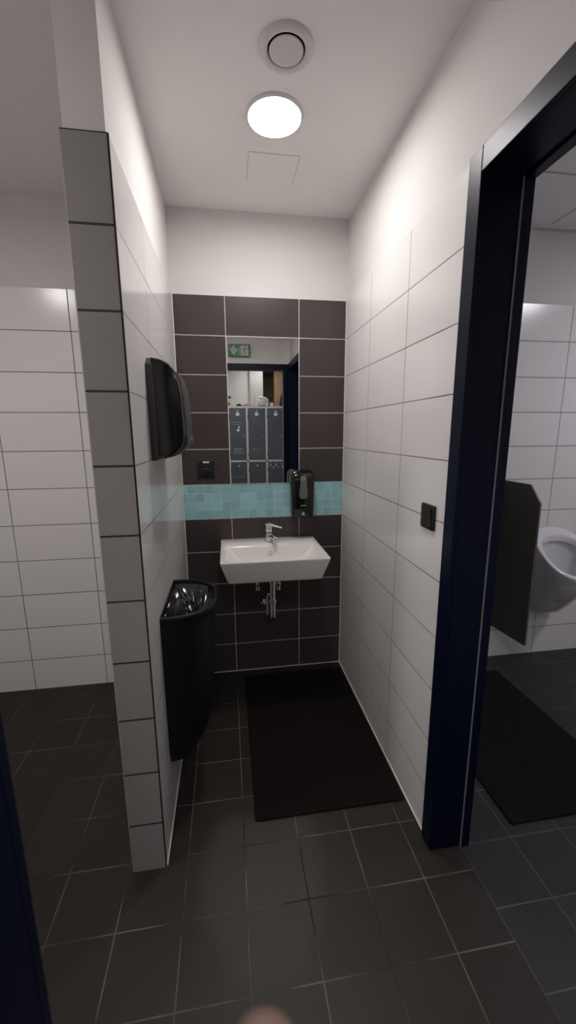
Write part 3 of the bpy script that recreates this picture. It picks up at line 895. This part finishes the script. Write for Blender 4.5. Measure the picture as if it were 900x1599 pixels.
# things on the lockers
g = bmesh.new()
lathe(g, (-0.005, LY - 0.10, 1.8855), [(0.030, 0), (0.032, 0.004), (0.032, 0.085), (0.022, 0.11), (0.012, 0.118)], n=20)
bt = thing('bottle', 'small pale yellow bottle with a black cap on the lockers', 'bottle', (-0.005, LY - 0.10, 1.8855))
obj('body', g, M['yellow'], bt, smooth=True)
g = bmesh.new()
lathe(g, (-0.005, LY - 0.10, 1.8855), [(0.015, 0.118), (0.026, 0.122), (0.024, 0.135), (0.008, 0.158), (0.002, 0.160)], n=16)
obj('cap', g, M['black_satin'], bt, smooth=40)
obj('label', bx(-0.030, -0.006, LY - 0.0695, LY - 0.066, 1.898, 1.945), M['black_satin'], bt)

def blob(name, label, cat, c, s, m, seed, amp=0.25, flatten=True, n=3):
    g = bmesh.new()
    bmesh.ops.create_icosphere(g, subdivisions=n, radius=1)
    r_ = random.Random(seed)
    ph_ = [(Vector((r_.uniform(-3, 3), r_.uniform(-3, 3), r_.uniform(-3, 3))), r_.uniform(0, 6)) for _ in range(6)]
    for v_ in g.verts:
        k = 1 + amp * sum(math.sin(p_.dot(v_.co) * 1.6 + q_) for p_, q_ in ph_) / 3
        z = v_.co.z
        v_.co = Vector((v_.co.x * k * s[0] + c[0], v_.co.y * k * s[1] + c[1], c[2] + max(z * k, 0.0) * s[2]))
    o = obj(name, g, m, smooth=True)
    return tag(o, label, cat)
blob('glove', 'dark crumpled glove on the lockers beside the pink cloth', 'glove', (0.145, LY - 0.16, 1.8855), (0.055, 0.05, 0.034), M['dark_cloth'], 2)
blob('cloth', 'dusty pink folded cloth on the lockers', 'cloth', (0.275, LY - 0.20, 1.8855), (0.082, 0.08, 0.045), M['cloth_pink'], 4, 0.12)
# pale see-through bag, a rounded box leaning right
g = bmesh.new()
bz = 1.8855
prof_b = [(0.395, 0.0), (0.372, 0.03), (0.385, 0.09), (0.410, 0.135), (0.445, 0.158), (0.50, 0.156), (0.56, 0.143), (0.598, 0.118), (0.612, 0.07), (0.600, 0.0)]
rings = []
for y, k in ((LY - 0.08, 0.86), (LY - 0.09, 0.97), (LY - 0.12, 1.0), (LY - 0.22, 1.0), (LY - 0.25, 0.96), (LY - 0.26, 0.85)):
    rings.append([(0.495 + (x - 0.495) * k, y, bz + z * k) for x, z in prof_b])
loft(g, rings)
bg = thing('wash_bag', 'pale puffy wash bag standing on the lockers', 'bag', (0.495, LY - 0.17, bz))
obj('bag_body', g, M['bag_white'], bg, smooth=60)
g = bmesh.new()
tube(g, [(0.402 + 0.02 * math.cos(a), LY - 0.078, bz + 0.07 + 0.055 * math.sin(a)) for a in [PI * 2 * k / 16 for k in range(17)]], 0.006, 8)
obj('strap', g, M['card'], bg, smooth=True)
g = bmesh.new()
lathe(g, (0.515, LY - 0.081, bz + 0.075), [(0.010, -0.004), (0.010, 0.003), (0.003, 0.005)], 'Y', 14)
obj('button', g, M['card'], bg, smooth=True)
g = bmesh.new()
lathe(g, (0.650, LY - 0.16, bz + 0.031), [(0.008, 0.0), (0.030, 0.0), (0.030, 0.09), (0.008, 0.09)], 'Y', 24)
tag(obj('tape_roll', g, M['bag_white'], smooth=40), 'small pale roll lying on the lockers right of the bag', 'roll')
g = bmesh.new()
blob('small_pouch', 'brown crumpled pouch on the lockers in front of the pale bag', 'pouch', (0.50, LY - 0.045, bz), (0.07, 0.03, 0.022), M['wood_dark'], 8, 0.15)

# wooden cupboard behind and the jacket on it
cb = thing('wooden_cupboard', 'tall open wooden cupboard behind the lockers at the right', 'cupboard', (0.9, -5.2, 0))
obj('back_panel', bx(0.58, 1.50, -5.44, -5.42, 0.0, 2.55), M['wood_dark'], cb)
obj('side_panel', bx(0.56, 0.58, -5.44, -4.90, 0.0, 2.55), M['wood_dark'], cb)
g = bx(0.775, 0.95, -5.0, -4.85, 0.0, 2.55)
obj('divider_post', g, M['wood'], cb, bevel=0.003)
obj('top_panel', bx(0.56, 1.50, -5.44, -4.92, 2.55, 2.57), M['wood_dark'], cb)
jk = thing('jacket', 'black jacket hanging on the tan cupboard post', 'jacket', (0.97, -4.73, 1.3))
g = bmesh.new()
rings = []
for z, hw, dp in ((1.20, 0.15, 0.055), (1.5, 0.15, 0.058), (1.8, 0.145, 0.058), (1.98, 0.135, 0.055), (2.08, 0.115, 0.05), (2.16, 0.08, 0.04), (2.20, 0.03, 0.025)):
    rings.append([(0.985 + hw * math.cos(2 * PI * k / 28) * (1 + 0.03 * math.sin(5 * k)), -4.722 + dp * math.sin(2 * PI * k / 28), z) for k in range(28)])
loft(g, rings)
obj('torso', g, M['dark_cloth'], jk, smooth=True)
g = bmesh.new()
tube(g, [(0.985, -4.73, 2.19), (0.985, -4.755, 2.215), (0.985, -4.79, 2.22), (0.985, -4.8495, 2.215)], 0.008, 8)
obj('hanging_loop', g, M['dark_cloth'], jk, smooth=True)

# ------------------------------------------------------------------ the photographer's hand, one finger tip in the frame
T = Vector((-0.0683, -2.2560, 1.3785))
def chain(g_edges, pts):
    g_edges.append(pts)
chains = []
palm = [(T + Vector((-0.060, -0.300, -0.36)), 0.036), (T + Vector((-0.012, -0.150, -0.265)), 0.030), (T + Vector((-0.020, -0.070, -0.205)), 0.027),
        (T + Vector((-0.022, -0.045, -0.175)), 0.030), (T + Vector((-0.022, -0.028, -0.130)), 0.027), (T + Vector((-0.020, -0.020, -0.105)), 0.018)]
idx = [(T + Vector((-0.006, -0.026, -0.125)), 0.0115), (T + Vector((-0.003, -0.014, -0.088)), 0.0100), (T + Vector((-0.001, -0.006, -0.046)), 0.0090),
       (T + Vector((0, -0.002, -0.022)), 0.0082), (T + Vector((0, 0, -0.0045)), 0.0068)]
fing = [idx]
for off, ln_ in ((0.016, 1.0), (0.034, 0.94), (0.050, 0.78)):
    b0 = T + Vector((-0.004 - off, -0.026, -0.122 - off * 0.15))
    fing.append([(b0, 0.0115), (b0 + Vector((0.001, 0.022, 0.030)) * ln_, 0.0098), (b0 + Vector((0.001, 0.052, 0.012)) * ln_, 0.0088),
                 (b0 + Vector((0.0, 0.050, -0.014)) * ln_, 0.0080), (b0 + Vector((0, 0.034, -0.026)) * ln_, 0.0070)])
fing.append([(T + Vector((-0.012, -0.045, -0.175)), 0.016), (T + Vector((0.014, -0.030, -0.150)), 0.0125), (T + Vector((0.022, -0.006, -0.122)), 0.0105),
             (T + Vector((0.020, 0.012, -0.098)), 0.0085)])
me = bpy.data.meshes.new('person')
verts, edges, radii, roots = [], [], [], []
for ch in [palm] + fing:
    s = len(verts)
    roots.append(s)
    for i, (p, r_) in enumerate(ch):
        verts.append(tuple(p))
        radii.append(r_)
        if i:
            edges.append((s + i - 1, s + i))
me.from_pydata(verts, edges, [])
hand = bpy.data.objects.new('person', me)
COL.objects.link(hand)
me.materials.append(M['skin'])
md = hand.modifiers.new('skin', 'SKIN')
md.use_smooth_shade = True
for i, r_ in enumerate(radii):
    me.skin_vertices[0].data[i].radius = (r_, r_)
    me.skin_vertices[0].data[i].use_root = i in roots
md = hand.modifiers.new('subdivision', 'SUBSURF')
md.levels = 2
md.render_levels = 2
tag(hand, "blurred fingertip of the photographer's hand at the bottom edge of the photo", 'person')
